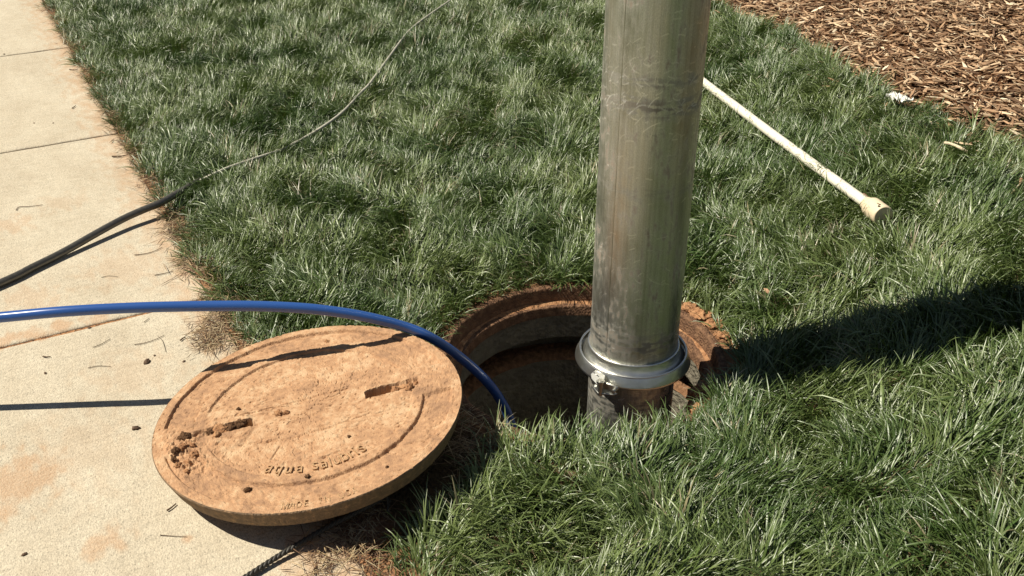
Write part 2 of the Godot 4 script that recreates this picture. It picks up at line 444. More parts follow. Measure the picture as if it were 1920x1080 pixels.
# ================================================================ manhole
func build_manhole():
	var t := thing("manhole", "open round manhole with rusty brown frame in the grass", "manhole", Vector3(HOLE.x, 0, HOLE.y))
	var iron := triplanar(mat(Color.WHITE, 0.85, 0.0, 0.3), noise_tex(61, 0.02, [[0.0, Color(0.08, 0.045, 0.028)], [0.45, Color(0.155, 0.085, 0.05)], [0.75, Color(0.22, 0.125, 0.07)], [1.0, Color(0.34, 0.20, 0.11)]]), noise_normal(62, 0.06, 10.0), 0.3)
	var conc := triplanar(mat(Color.WHITE, 0.9, 0.0, 0.3), noise_tex(63, 0.015, [[0.0, Color(0.10, 0.09, 0.068)], [0.5, Color(0.155, 0.14, 0.105)], [1.0, Color(0.23, 0.205, 0.155)]]), noise_normal(64, 0.05, 10.0), 0.5)
	part("frame", lathe([[0.396, -0.2], [0.396, -0.016], [0.396, -0.016], [0.393, -0.009], [0.377, -0.008], [0.373, -0.011], [0.371, -0.016], [0.367, -0.056], [0.367, -0.056], [0.342, -0.058], [0.342, -0.058], [0.339, -0.061], [0.337, -0.088], [0.337, -0.088], [0.35, -0.09]], 128, 0.0015), iron, t)
	part("adjusting_ring", lathe([[0.40, -0.089], [0.347, -0.0905], [0.347, -0.0905], [0.344, -0.094], [0.346, -0.172], [0.346, -0.172], [0.352, -0.177], [0.46, -0.178]], 96, 0.003), conc, t)
	var low := part("shaft", lathe([[0.455, -0.1785], [0.455, -0.268], [0.455, -0.268], [0.378, -0.272], [0.37, -0.28], [0.365, -0.42], [0.365, -0.42], [0.38, -0.6], [0.6, -1.2], [0.6, -2.3], [0.6, -2.3], [0.001, -2.3]], 96, 0.003), conc, t)
	tag(low, "", "")
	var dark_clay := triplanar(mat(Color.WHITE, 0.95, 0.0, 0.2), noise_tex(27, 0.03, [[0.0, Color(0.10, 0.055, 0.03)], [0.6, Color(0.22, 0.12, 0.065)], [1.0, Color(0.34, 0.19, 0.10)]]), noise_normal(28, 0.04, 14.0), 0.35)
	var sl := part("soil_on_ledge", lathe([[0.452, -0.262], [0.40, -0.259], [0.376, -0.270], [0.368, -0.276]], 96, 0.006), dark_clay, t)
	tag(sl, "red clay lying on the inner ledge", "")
	var s2 := part("soil_on_seat", lathe([[0.369, -0.053], [0.360, -0.0555], [0.350, -0.0575], [0.344, -0.061]], 160, 0.004), clay(29), t)
	tag(s2, "crumbs of red clay on the lid seat", "")
	# clods knocked onto the seat where the pipe stands
	var cm := clay(71)
	var k := 0
	for q in [[1300, 722, 0.05, -0.05], [1322, 735, 0.04, -0.05], [1285, 742, 0.035, -0.055], [1335, 712, 0.03, -0.045], [1275, 715, 0.03, -0.055], [1312, 702, 0.028, -0.05]]:
		var p := at_height(q[0], q[1], q[3] + 0.03)
		var to := Vector2(p.x, p.z) - HOLE
		if to.length() < 0.352: to = to.normalized() * 0.352
		elif to.length() > 0.366: to = to.normalized() * 0.362
		p = Vector3(HOLE.x + to.x, q[3] - 0.006, HOLE.y + to.y)
		var o := part("soil_clod", clod_mesh(Vector3(q[2] * 0.8, q[2] * 0.6, q[2] * 0.7), 900 + k), cm)
		o.position = p + Vector3(0, q[2] * 0.21, 0); k += 1
		tag(o, ["biggest lump of red clay on the manhole seat beside the pipe", "red clay lump on the seat next to the biggest lump", "red clay lump on the seat touching the steel pipe's side", "small red clay lump at the shadow edge on the seat", "small red clay lump on the seat under the clamp flange", "smallest red clay lump on the seat within the pipe's shadow"][k - 1], "soil clod", "red clay clods on the manhole rim")
	# bank of bare clay at the right of the frame
	for q in [[1308, 596, 0.030], [1328, 612, 0.026], [1338, 634, 0.022], [1288, 583, 0.028], [1318, 592, 0.022]]:
		var p := on_ground(q[0], q[1]); var to := Vector2(p.x, p.z) - HOLE
		if to.length() < 0.44: to = to.normalized() * 0.425
		var o := part("clay_lump", clod_mesh(Vector3(q[2], q[2] * 0.42, q[2] * 0.9), 930 + k, 16), cm)
		o.position = Vector3(HOLE.x + to.x, height(HOLE.x + to.x, HOLE.y + to.y) + q[2] * 0.10, HOLE.y + to.y); k += 1
		tag(o, ["largest low mound of red clay against the frame behind the pipe", "low clay mound between largest mound and the pipe's shadow", "low clay mound at the edge of the pipe's shadow", "low clay mound tucked close behind the steel pipe", "smallest clay mound pressed against the grass behind the frame"][k - 7], "clay lump", "clay mounds round the manhole frame")

# ================================================================ lid
func slot_at(x: float, w: float) -> Vector2:    # (along the slot axis, off it)
	var d := Vector2(cos(deg_to_rad(-17.0)), sin(deg_to_rad(-17.0)))
	return Vector2(Vector2(x, w).dot(d), Vector2(x, w).dot(Vector2(-d.y, d.x)))

func lid_height(x: float, w: float) -> float:
	var r := Vector2(x, w).length()
	var q := slot_at(x, w); var la := absf(q.x)
	var boss := smoothstep(0.088, 0.076, Vector2(maxf(0.0, 0.215 - la), q.y).length()) * (1.0 if la > 0.1 else 0.0)
	var tab := smoothstep(0.062, 0.052, absf(q.y)) * smoothstep(0.2, 0.22, la)
	var rim := smoothstep(0.3355, 0.339, r)
	var ring := smoothstep(0.2435, 0.2465, r) * smoothstep(0.2715, 0.2685, r)
	var low := -0.0075 if r > 0.258 else -0.0055
	# panel: a low cast plate with a rounded outline round each slot
	var y := lerpf(low, 0.0, clampf(maxf(maxf(rim, ring), tab), 0.0, 1.0))
	if r < 0.245: y = maxf(y, lerpf(low, -0.0012, boss * 0.9))
	# dust and cakes of dried clay
	y += 0.0006 * n_mid.get_noise_2d(x * 4.0, w * 4.0) + 0.0009 * n_fine.get_noise_2d(x * 3.5, w * 3.5)
	y -= 0.0028 * smoothstep(0.34, 0.5, n_fine.get_noise_2d(x * 2.2 + 9.0, w * 2.2))
	var cake := n_big.get_noise_2d(x * 6.0 + 3.0, w * 9.0)
	y += 0.0019 * smoothstep(0.04, 0.07, cake) * smoothstep(0.36, 0.33, r)
	# scored line across the panel, and a few shorter ones
	for s in [[-0.141, 0.122, -0.006, 0.104], [-0.006, 0.104, 0.099, 0.057], [0.099, 0.057, 0.15, 0.030], [-0.20, 0.02, -0.05, -0.03], [-0.05, -0.03, 0.08, -0.075], [0.055, 0.188, 0.10, 0.165], [-0.055, 0.175, -0.045, 0.13]]:
		var p := Vector2(x, w + 0.004 * n_mid.get_noise_2d(x * 9.0, 2.0))
		var c := Geometry2D.get_closest_point_to_segment(p, Vector2(s[0], s[1]), Vector2(s[2], s[3]))
		y -= 0.0035 * smoothstep(0.0032, 0.0008, p.distance_to(c))
	# crumbled clay in the ring groove
	var ang := rad_to_deg(atan2(w, x))
	var crumb := smoothstep(0.252, 0.275, r) * smoothstep(0.338, 0.325, r) * smoothstep(128.0, 140.0, ang) * smoothstep(166.0, 158.0, ang)
	y += crumb * (0.003 + 0.011 * maxf(0.0, n_fine.get_noise_2d(x * 1.6, w * 1.6) + 0.15))
	var crust := smoothstep(0.27, 0.28, r) * smoothstep(0.338, 0.33, r) * smoothstep(60.0, 90.0, ang) * smoothstep(140.0, 120.0, ang)
	y += crust * (0.001 + 0.004 * maxf(0.0, n_fine.get_noise_2d(x * 1.3 + 4.0, w * 1.3)))
	# pick slots
	if la > 0.132 and la < 0.272:
		var hw := 0.0145
		var hole := smoothstep(hw + 0.002, hw - 0.001, absf(q.y)) * smoothstep(0.134, 0.138, la) * smoothstep(0.270, 0.262, la)
		var floor_ := -0.058 + 0.05 * smoothstep(0.16, 0.235, la) + 0.010 * n_fine.get_noise_2d(x * 1.2, w * 1.2)
		y = lerpf(y, minf(y, floor_), hole)
	return y

func build_lid():
	var b := lid_basis()
	var t := thing("manhole_cover", "round tan cast lid lettered aqua salubris leaning half on the sidewalk", "manhole lid", LID)
	t.basis = b
	# dusty clay colour, computed
	var w := 1024; var big := noise_bytes(81, 0.006, w, w, 4); var mid := noise_bytes(82, 0.03, w, w, 4); var gr := noise_bytes(83, 0.3, w, w, 2)
	var stv := noise_bytes(84, 0.02, w, w, 3)
	var al := PackedByteArray(); al.resize(w * w * 3)
	var dust := Color(0.57, 0.39, 0.235); var tan_ := Color(0.465, 0.275, 0.15); var damp := Color(0.33, 0.195, 0.112)
	for k in w * w:
		var x := (k % w) / float(w) - 0.5; var y := (k / w) / float(w) - 0.5; var r := sqrt(x * x + y * y) * 0.76
		var v := (big[k] / 255.0 - 0.5) * 1.5 + (mid[k] / 255.0 - 0.5) * 1.3
		if r < 0.245: v += 0.12
		elif r < 0.27: v -= 0.12
		elif r < 0.337: v -= 0.10
		var c := tan_.lerp(dust, clampf(v * 1.6, 0.0, 1.0)) if v > 0.0 else tan_.lerp(damp, clampf(-v * 1.6, 0.0, 1.0))
		c *= 0.68 + 0.58 * gr[k] / 255.0
		if stv[k] > 200: c = c.lerp(damp, 0.6)
		al[k * 3] = int(clampf(pow(c.r, 0.4545), 0, 1) * 255); al[k * 3 + 1] = int(clampf(pow(c.g, 0.4545), 0, 1) * 255); al[k * 3 + 2] = int(clampf(pow(c.b, 0.4545), 0, 1) * 255)
	var ai := Image.create_from_data(w, w, false, Image.FORMAT_RGB8, al); ai.generate_mipmaps()
	var hi := Image.create_from_data(w, w, false, Image.FORMAT_L8, gr); hi.convert(Image.FORMAT_RGBA8); hi.bump_map_to_normal_map(3.0)
	var m := mat(Color.WHITE, 0.92, 0.0, 0.25); m.albedo_color = Color.WHITE; m.albedo_texture = ImageTexture.create_from_image(ai)
	m.normal_enabled = true; m.normal_texture = ImageTexture.create_from_image(hi); m.normal_scale = 0.6
	# top surface
	var nt := 640; var nr := 170
	var pos := PackedVector3Array(); var uv := PackedVector2Array()
	for j in nr + 1:
		var r := LID_R * 0.994 * pow(float(j) / nr, 0.8)
		for i in nt + 1:
			var a := TAU * (i % nt) / nt
			var x := cos(a) * r; var z := sin(a) * r
			pos.append(Vector3(x, lid_height(x, z), z)); uv.append(Vector2(x, z) / 0.76 + Vector2(0.5, 0.5))
	part("cover_plate", sheet(nt + 1, nr + 1, pos, uv, PackedColorArray(), false), m, t)
	# edge and underside
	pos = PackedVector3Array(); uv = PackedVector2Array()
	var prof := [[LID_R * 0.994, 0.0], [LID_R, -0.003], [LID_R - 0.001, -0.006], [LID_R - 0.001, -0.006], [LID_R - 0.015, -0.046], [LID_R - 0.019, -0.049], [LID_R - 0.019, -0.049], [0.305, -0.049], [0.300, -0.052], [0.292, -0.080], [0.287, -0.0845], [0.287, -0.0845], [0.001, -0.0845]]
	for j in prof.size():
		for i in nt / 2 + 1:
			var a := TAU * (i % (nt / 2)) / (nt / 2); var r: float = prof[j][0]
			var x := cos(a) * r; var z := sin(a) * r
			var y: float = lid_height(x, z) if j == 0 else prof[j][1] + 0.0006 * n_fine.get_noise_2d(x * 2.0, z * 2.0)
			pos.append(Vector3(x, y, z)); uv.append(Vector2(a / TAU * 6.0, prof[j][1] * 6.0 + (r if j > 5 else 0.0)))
	var skirt_shade_mat := triplanar(mat(Color.WHITE, 0.9, 0.0, 0.25), noise_tex(93, 0.035, [[0.0, Color(0.13, 0.095, 0.065)], [0.5, Color(0.19, 0.135, 0.09)], [0.72, Color(0.25, 0.17, 0.105)], [0.86, Color(0.40, 0.25, 0.14)], [1.0, Color(0.46, 0.29, 0.16)]], 512, 5), noise_normal(94, 0.08, 5.0), 0.3)  # iron with clay flecks, darkened in colour to stand for the side's shade
	tag(part("skirt", sheet(nt / 2 + 1, prof.size(), pos, uv, PackedColorArray(), false), skirt_shade_mat, t), "iron side of the lid flecked with clay, its shade put into the colour", "")
	# cast letters
	var lm := mat(Color(0.50, 0.30, 0.15), 0.9, 0.0, 0.25)
	triplanar(lm, noise_tex(86, 0.04, [[0.0, Color(0.34, 0.20, 0.105)], [0.5, Color(0.46, 0.29, 0.155)], [1.0, Color(0.58, 0.41, 0.25)]], 256), noise_normal(87, 0.1, 6.0, 256), 0.12)
	var font := SystemFont.new(); font.font_names = PackedStringArray(["Droid Sans"])
	font.font_weight = 500
	var word := Node3D.new(); word.name = "lettering"; t.add_child(word)
	var put := func(ch: String, deg: float, rad: float, size: float, lift: float):
		var tm := TextMesh.new(); tm.text = ch; tm.font = font; tm.font_size = 64; tm.pixel_size = size / 64.0; tm.depth = 0.005
		tm.curve_step = 2.0
		var a := deg_to_rad(deg); var inward := -Vector3(cos(a), 0, sin(a)); var out := Vector3.UP
		tm.vertical_alignment = VERTICAL_ALIGNMENT_BOTTOM
		var o := part("letter", tm, lm, word)
		o.basis = Basis(inward.cross(out), inward * 1.3, out)
		var xz := Vector2(cos(a), sin(a)) * rad
		var mid_ := Vector2(cos(a), sin(a)) * (rad - size * 0.4)
		o.position = Vector3(xz.x, lid_height(mid_.x, mid_.y) + lift, xz.y)
	var spots := {"aqua": [[103.5, 97.6, 91.6, 85.8], 0.0008], "salubris": [[76.8, 72.1, 68.4, 64.6, 59.8, 55.7, 52.6, 48.8], 0.0014]}
	for wd in spots:
		for i in wd.length(): put.call(wd[i], spots[wd][0][i], 0.2445, 0.0335, spots[wd][1])
	var mk := "MADE IN USA"; var kk := 0
	for i in mk.length():
		if mk[i] != " ": put.call(mk[i], 88.5 - 2.45 * i, 0.3585, 0.0215, -0.0006 - 0.0005 * ((i * 7) % 3))
		kk += 1
	# dark damp clods lying in the slot and on the rim
	var dm := triplanar(mat(Color.WHITE, 0.95, 0.0, 0.2), noise_tex(88, 0.06, [[0.0, Color(0.05, 0.028, 0.016)], [0.5, Color(0.12, 0.065, 0.035)], [1.0, Color(0.26, 0.15, 0.08)]], 256), noise_normal(89, 0.1, 12.0, 256), 0.12)
	var tm2 := clay(91)
	var n := 0
	for q in [[450, 791, 0.016, 0], [432, 796, 0.014, 0], [412, 800, 0.017, 1], [396, 803, 0.014, 0], [384, 806, 0.010, 0], [348, 822, 0.014, 0], [338, 824, 0.008, 0], [424, 806, 0.009, 1], [407, 817, 0.009, 1], [365, 852, 0.012, 1], [332, 850, 0.010, 0], [326, 862, 0.007, 0], [352, 868, 0.010, 1], [446, 765, 0.006, 0],
			[522, 773, 0.010, 1], [536, 771, 0.008, 1], [612, 636, 0.007, 1], [654, 815, 0.004, 0], [345, 843, 0.011, 1], [362, 838, 0.008, 1], [335, 872, 0.009, 1], [350, 882, 0.008, 1], [464, 916, 0.008, 0], [740, 726, 0.012, 1], [757, 722, 0.013, 1], [768, 728, 0.011, 1], [779, 714, 0.009, 1], [577, 895, 0.006, 0], [725, 871, 0.004, 0]]:
		var p := on_lid(q[0], q[1]); var s: float = q[2]
		var sl := slot_at(p.x, p.y); var y := lid_height(p.x, p.y)
		if absf(sl.x) > 0.13 and absf(sl.x) < 0.275 and absf(sl.y) < 0.017: y = -0.012
		var o := part("dirt_crumb", clod_mesh(Vector3(s, s * 0.7, s * 0.85), 1000 + n, 9), dm if q[3] == 0 else tm2)
		o.transform = Transform3D(b * Basis(Vector3.UP, n * 1.3), LID + b * Vector3(p.x, y + s * 0.18, p.y)); n += 1
		var rad := p.length(); var spot := "on the lid's plain central panel"
		if absf(sl.x) > 0.125 and absf(sl.y) < 0.03 and rad < 0.29: spot = "in the lid's pick slot over the hole side" if sl.x > 0.0 else "in the lid's pick slot over the sidewalk"
		elif rad > 0.335: spot = "on the lid's outer rim"
		elif rad > 0.27: spot = "in the lid's outer ring groove"
		elif rad > 0.24: spot = "on the lid's raised inner ring"
		var shade := "dark damp" if q[3] == 0 else "dry tan"
		tag(o, "%s crumb of soil %s" % [shade, spot], "dirt crumb", "%s crumbs %s" % [shade, spot])

# ================================================================ steel pipe
func build_pipe():
	var t := thing("steel_pipe", "upright scratched galvanized steel pipe with flanged clamp standing in the manhole", "pipe", Vector3(PIPE.x, 0, PIPE.y))
	# worn zinc: blotches, vertical drawing lines, grime bands, scratches
	var w := 1024; var h := 1024; var y0 := -0.4; var y1 := 1.3
	var big := noise_bytes(101, 0.008, w, h, 4); var mid := noise_bytes(102, 0.04, w, h, 4); var gr := noise_bytes(103, 0.3, w, h, 2)
	var vn := FastNoiseLite.new(); vn.seed = 104; vn.frequency = 0.09; vn.fractal_octaves = 3
	var vi := vn.get_image(w, 10, false, false, false); vi.convert(Image.FORMAT_L8); vi.resize(w, h, Image.INTERPOLATE_CUBIC); var vert := vi.get_data()
	var hn := FastNoiseLite.new(); hn.seed = 105; hn.frequency = 0.12; hn.fractal_octaves = 4
	var hm := hn.get_image(90, h, false, false, false); hm.convert(Image.FORMAT_L8); hm.resize(w, h, Image.INTERPOLATE_CUBIC); var hori := hm.get_data()
	var scr := PackedFloat32Array(); scr.resize(w * h)
	var rr := RandomNumberGenerator.new(); rr.seed = 55
	for k in 1150:
		var cx := rr.randf() * w; var cy := rr.randf() * h
		if k < 430: cy = (1.0 - (rr.randfn(0.80, 0.07) - y0) / (y1 - y0)) * h
		elif k < 620: cy = (1.0 - (rr.randfn(0.20, 0.10) - y0) / (y1 - y0)) * h
		var an := rr.randfn(0.08, 0.16); if rr.randf() < 0.05: an += 1.4
		var ln := rr.randf_range(5, 30) * (2.0 if rr.randf() < 0.15 else 1.0); var cur := rr.randf_range(-0.025, 0.025); var st := rr.randf_range(0.35, 1.0) * (1.0 if rr.randf() < 0.85 else -0.7)
		for i in int(ln):
			cx += cos(an); cy += sin(an); an += cur
			var xi := posmod(int(cx), w); var yi := int(cy)
			if yi < 0 or yi >= h - 1: continue
			scr[yi * w + xi] = st
			if st > 0.45: scr[(yi + 1) * w + xi] = st * 0.8
	var al := PackedByteArray(); al.resize(w * h * 3); var orm := PackedByteArray(); orm.resize(w * h * 3)
	var zinc := Color(0.61, 0.615, 0.56); var dull := Color(0.42, 0.42, 0.365); var rust := Color(0.33, 0.25, 0.18)
	for k in w * h:
		var y := y1 - (k / w) / float(h) * (y1 - y0)
		var b := big[k] / 255.0; var m_ := mid[k] / 255.0; var v := vert[k] / 255.0; var g := gr[k] / 255.0
		var c := dull.lerp(zinc, clampf(0.5 + (b - 0.5) * 1.2 + (v - 0.5) * 1.0 + (m_ - 0.5) * 0.5, 0, 1))
		c *= 0.72 + 0.5 * g
		var ru := smoothstep(0.62, 0.85, m_ * 0.6 + b * 0.55) * 0.7
		var band := 0.0
		for q in [[0.77, 0.02, 0.8], [0.83, 0.012, 0.45], [0.135, 0.035, 0.85], [0.56, 0.015, 0.25], [-0.05, 0.05, 0.7]]:
			band = maxf(band, q[2] * exp(-pow((y - q[0] + 0.02 * (b - 0.5)) / q[1], 2.0)) * smoothstep(0.42, 0.62, hori[k] / 255.0 * 0.75 + m_ * 0.3))
		c = c.lerp(rust, clampf(ru, 0, 0.7)); c = c.lerp(Color(0.20, 0.17, 0.13), band)
		var s := scr[k]
		if s > 0.0: c = c.lerp(Color(0.76, 0.755, 0.70), s * 0.8)
		elif s < 0.0: c *= 1.0 + s * 0.5
		al[k * 3] = int(clampf(pow(c.r, 0.4545), 0, 1) * 255); al[k * 3 + 1] = int(clampf(pow(c.g, 0.4545), 0, 1) * 255); al[k * 3 + 2] = int(clampf(pow(c.b, 0.4545), 0, 1) * 255)
		orm[k * 3] = 255; orm[k * 3 + 1] = int(clampf(0.46 + 0.22 * (b - 0.5) + 0.2 * (m_ - 0.5) + 0.35 * band + 0.25 * ru, 0.2, 0.95) * 255); orm[k * 3 + 2] = int(clampf(0.92 - 0.8 * band - 0.5 * ru, 0, 1) * 255)
	var ai := Image.create_from_data(w, h, false, Image.FORMAT_RGB8, al); ai.generate_mipmaps()
	var oi := Image.create_from_data(w, h, false, Image.FORMAT_RGB8, orm); oi.generate_mipmaps()
	var m := StandardMaterial3D.new(); m.albedo_texture = ImageTexture.create_from_image(ai)
	var ot := ImageTexture.create_from_image(oi)
	m.roughness = 1.0; m.roughness_texture = ot; m.roughness_texture_channel = BaseMaterial3D.TEXTURE_CHANNEL_GREEN
	m.metallic = 1.0; m.metallic_texture = ot; m.metallic_texture_channel = BaseMaterial3D.TEXTURE_CHANNEL_BLUE
	var body := func(ya: float, yb: float, turn: float) -> ArrayMesh:
		var pos := PackedVector3Array(); var uv := PackedVector2Array(); var seg := 96; var rows := 40
		for j in rows + 1:
			var y := lerpf(ya, yb, float(j) / rows)
			for i in seg + 1:
				var a := TAU * (i % seg) / seg
				var dent := 0.0006 * n_mid.get_noise_3d(cos(a) * 0.3, y * 0.6, sin(a) * 0.3)
				pos.append(Vector3(cos(a) * (PIPE_R + dent), y, sin(a) * (PIPE_R + dent))); uv.append(Vector2(float(i) / seg + turn, (y1 - y) / (y1 - y0)))
		return sheet(seg + 1, rows + 1, pos, uv, PackedColorArray(), true)
	var f := FLANGE_Y
	part("upper_tube", body.call(f + 0.02, 2.7, 0.0), m, t)
	part("lower_tube", body.call(-2.29, f - 0.004, 0.37), m, t)
	# rolled weld seam running up the tube
	var steel := mat(Color(0.52, 0.51, 0.45), 0.36, 1.0)
	var sa := deg_to_rad(90.0 + 44.0); var sp := PackedVector3Array()
	for i in 60: sp.append(Vector3(cos(sa) * PIPE_R, lerpf(f + 0.03, 2.69, i / 59.0), sin(sa) * PIPE_R) + Vector3(0.0003 * sin(i * 2.1), 0, 0))
	part("weld_seam", tube(sp, 0.0007, 6), steel, t)
	# collar welded to the tube, lip, and the clamp band round it
	var bright := mat(Color(0.66, 0.66, 0.62), 0.33, 1.0)
	triplanar(bright, noise_tex(111, 0.03, [[0.0, Color(0.62, 0.62, 0.57)], [0.6, Color(0.76, 0.76, 0.71)], [1.0, Color(0.82, 0.82, 0.77)]], 256), noise_normal(112, 0.03, 0.8, 256), 0.25)
	var R := PIPE_R
	var collar := part("collar", lathe([[R + 0.0005, f - 0.015], [R + 0.02, f - 0.015], [R + 0.02, f - 0.015], [R + 0.024, f - 0.008], [R + 0.024, f - 0.008], [R + 0.018, f + 0.003], [R + 0.012, f + 0.007], [R + 0.008, f + 0.017], [R + 0.0055, f + 0.028], [R + 0.0055, f + 0.028], [R + 0.0002, f + 0.030]], 128), bright, t)
	var bead := PackedVector3Array(); var br := []
	for i in 241:
		var a := TAU * i / 240.0
		bead.append(Vector3(cos(a) * (R + 0.0030), f + 0.030 + 0.0002 * sin(i * 1.9), sin(a) * (R + 0.0030))); br.append(0.0036 + 0.00015 * sin(i * 1.7))
	part("weld_bead", tube(bead, br, 8, false), bright, collar)
	var ring := PackedVector3Array()
	for i in 129: ring.append(Vector3(cos(TAU * i / 128.0) * (R + 0.0255), f + 0.010, sin(TAU * i / 128.0) * (R + 0.0255)))
	part("lip", tube(ring, 0.0028, 10, false), bright, collar)
	var band := part("clamp_band", lathe([[R + 0.010, f - 0.024], [R + 0.030, f - 0.0245], [R + 0.030, f - 0.0245], [R + 0.0365, f - 0.022], [R + 0.0385, f - 0.018], [R + 0.0380, f - 0.014], [R + 0.0285, f + 0.007], [R + 0.0270, f + 0.009], [R + 0.0255, f + 0.009]], 128), bright, t)
	# over-centre latch on the band
	var la := deg_to_rad(90.0 + 37.0)
	var latch := Node3D.new(); latch.name = "latch"; t.add_child(latch)
	latch.position = Vector3(cos(la) * (R + 0.036), f - 0.016, sin(la) * (R + 0.036)); latch.rotation.y = -la + PI * 0.5; latch.scale = Vector3.ONE * 1.3
	var st2 := mat(Color(0.50, 0.50, 0.46), 0.38, 1.0)
	var plate := func(pts: Array, thick: float, rot: Basis, off: Vector3, nm: String):
		# a flat outline in x-y, extruded, with a chamfered rim
		var n := pts.size(); var pos := PackedVector3Array(); var c := Vector2.ZERO
		for p in pts: c += p / n
		for lv in [[0.0, 0.5], [0.90, 0.5], [0.90, 0.5], [1.0, 0.32], [1.0, -0.32], [0.90, -0.5], [0.90, -0.5], [0.0, -0.5]]:
			for i in n + 1:
				var p: Vector2 = c + (pts[i % n] - c) * lv[0]
				pos.append(off + rot * Vector3(p.x, p.y, lv[1] * thick))
		part(nm, sheet(n + 1, 8, pos, PackedVector2Array(), PackedColorArray(), false), st2, latch)
	var flat := Basis(Vector3.RIGHT, -PI * 0.5)
	# upper and lower ears clasping the pin
	plate.call([Vector2(-0.020, -0.006), Vector2(-0.012, -0.016), Vector2(0.006, -0.024), Vector2(0.014, -0.022), Vector2(0.017, -0.014), Vector2(0.010, 0.004), Vector2(-0.016, 0.006)], 0.0035, Basis(Vector3.RIGHT, -PI * 0.5 + 0.35), Vector3(-0.004, 0.014, 0.0), "ear")
	plate.call([Vector2(-0.018, 0.004), Vector2(-0.010, -0.014), Vector2(0.008, -0.024), Vector2(0.016, -0.020), Vector2(0.034, -0.012), Vector2(0.040, -0.002), Vector2(0.030, 0.004)], 0.0035, flat, Vector3(-0.002, -0.012, 0.0), "ear")
	plate.call([Vector2(0.008, -0.008), Vector2(0.040, -0.005), Vector2(0.043, 0.001), Vector2(0.040, 0.007), Vector2(0.012, 0.008)], 0.004, Basis(Vector3.UP, 0.10), Vector3(0.0, 0.004, 0.013), "lever")
	plate.call([Vector2(-0.024, -0.012), Vector2(-0.008, -0.016), Vector2(-0.004, 0.014), Vector2(-0.020, 0.016)], 0.004, Basis(Vector3.UP, -0.25), Vector3(0.0, 0.0, 0.006), "hook")
	part("pin", tube(PackedVector3Array([Vector3(0.008, -0.017, 0.018), Vector3(0.008, 0.018, 0.018)]), 0.0052, 16), st2, latch)
	part("nut", tube(PackedVector3Array([Vector3(0.008, 0.010, 0.018), Vector3(0.008, 0.0165, 0.018)]), 0.0085, 6), st2, latch)
	part("rivet", tube(PackedVector3Array([Vector3(0.036, 0.001, 0.008), Vector3(0.036, 0.001, 0.018)]), 0.0045, 14), st2, latch)

# ================================================================ hoses, pole, rope
func build_hoses():
	# blue hose arching over the lid into the manhole
	var pts := []
	for q in [[-420, 640, -2.06], [-180, 612, -2.08], [0, 595, -2.095], [120, 584, -2.105], [250, 577, -2.13], [380, 574, -2.155], [480, 574, -2.17], [570, 578, -2.185], [640, 586, -2.20], [700, 597, -2.213], [760, 613, -2.228], [800, 629, -2.23], [840, 653, -2.245], [880, 684, -2.26], [915, 718, -2.262], [938, 750, -2.262], [955, 785, -2.26]]:
		pts.append(at_depth(q[0], q[1], q[2]))
	var last: Vector3 = pts[-1]
	pts.append(last + Vector3(0.03, -0.14, 0.01)); pts.append(last + Vector3(0.06, -0.42, 0.02)); pts.append(last + Vector3(0.06, -1.0, 0.0)); pts.append(Vector3(last.x + 0.05, -2.28, last.z))
	# and back along the sidewalk to the ground at the left
	var first: Vector3 = pts[0]
	pts.push_front(first + Vector3(-0.28, -0.09, 0.02)); pts.push_front(Vector3(first.x - 0.62, 0.013, first.z + 0.03)); pts.push_front(Vector3(first.x - 1.1, 0.0125, first.z + 0.1))
	var blue := mat(Color(0.027, 0.088, 0.30), 0.24, 0.0, 0.6)
	blue.normal_enabled = false
	var h1 := part("blue_hose", tube(smooth_path(pts, 10), 0.0134, 20), blue)
	tag(h1, "glossy blue hose arching over the lid down into the manhole", "hose")
	# dark hose from the sidewalk, dipping into the lawn's edge
	var p2 := []
	for q in [[-260, 640, 0.013], [0, 531, 0.014], [60, 502, 0.014], [120, 472, 0.016], [180, 438, 0.026], [230, 411, 0.034], [270, 393, 0.04], [300, 381, 0.042], [330, 364, 0.036], [360, 347, 0.022], [385, 333, 0.012]]:
		p2.append(at_height(q[0], q[1], q[2]))
	var black := triplanar(mat(Color(0.14, 0.14, 0.12), 0.36, 0.0, 0.7), noise_tex(121, 0.04, [[0.0, Color(0.035, 0.032, 0.025)], [0.6, Color(0.06, 0.055, 0.043)], [1.0, Color(0.13, 0.12, 0.09)]], 256), null, 0.2)
	tag(part("dark_hose", tube(smooth_path(p2, 8), 0.0122, 16), black), "dull black hose crossing the sidewalk and dipping into the grass", "hose")
	# dark hose carried on through grass, its sun gloss painted as pale string
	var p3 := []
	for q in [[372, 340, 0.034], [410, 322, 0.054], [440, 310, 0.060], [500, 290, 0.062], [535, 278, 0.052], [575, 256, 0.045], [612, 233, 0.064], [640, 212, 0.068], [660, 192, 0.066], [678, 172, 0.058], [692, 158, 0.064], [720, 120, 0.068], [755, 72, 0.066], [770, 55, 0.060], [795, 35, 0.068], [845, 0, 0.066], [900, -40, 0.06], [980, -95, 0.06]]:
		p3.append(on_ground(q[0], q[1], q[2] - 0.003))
	var hose_gloss_mat := triplanar(mat(Color.WHITE, 0.5, 0.0, 0.5), noise_tex(123, 0.06, [[0.0, Color(0.22, 0.21, 0.16)], [0.5, Color(0.46, 0.44, 0.36)], [1.0, Color(0.60, 0.58, 0.49)]], 256), null, 0.12)
	tag(part("hose_gloss_string", tube(smooth_path(p3, 8), 0.0058, 12), hose_gloss_mat), "thin pale string in the grass for the dark hose, sun gloss put into its colour", "string")

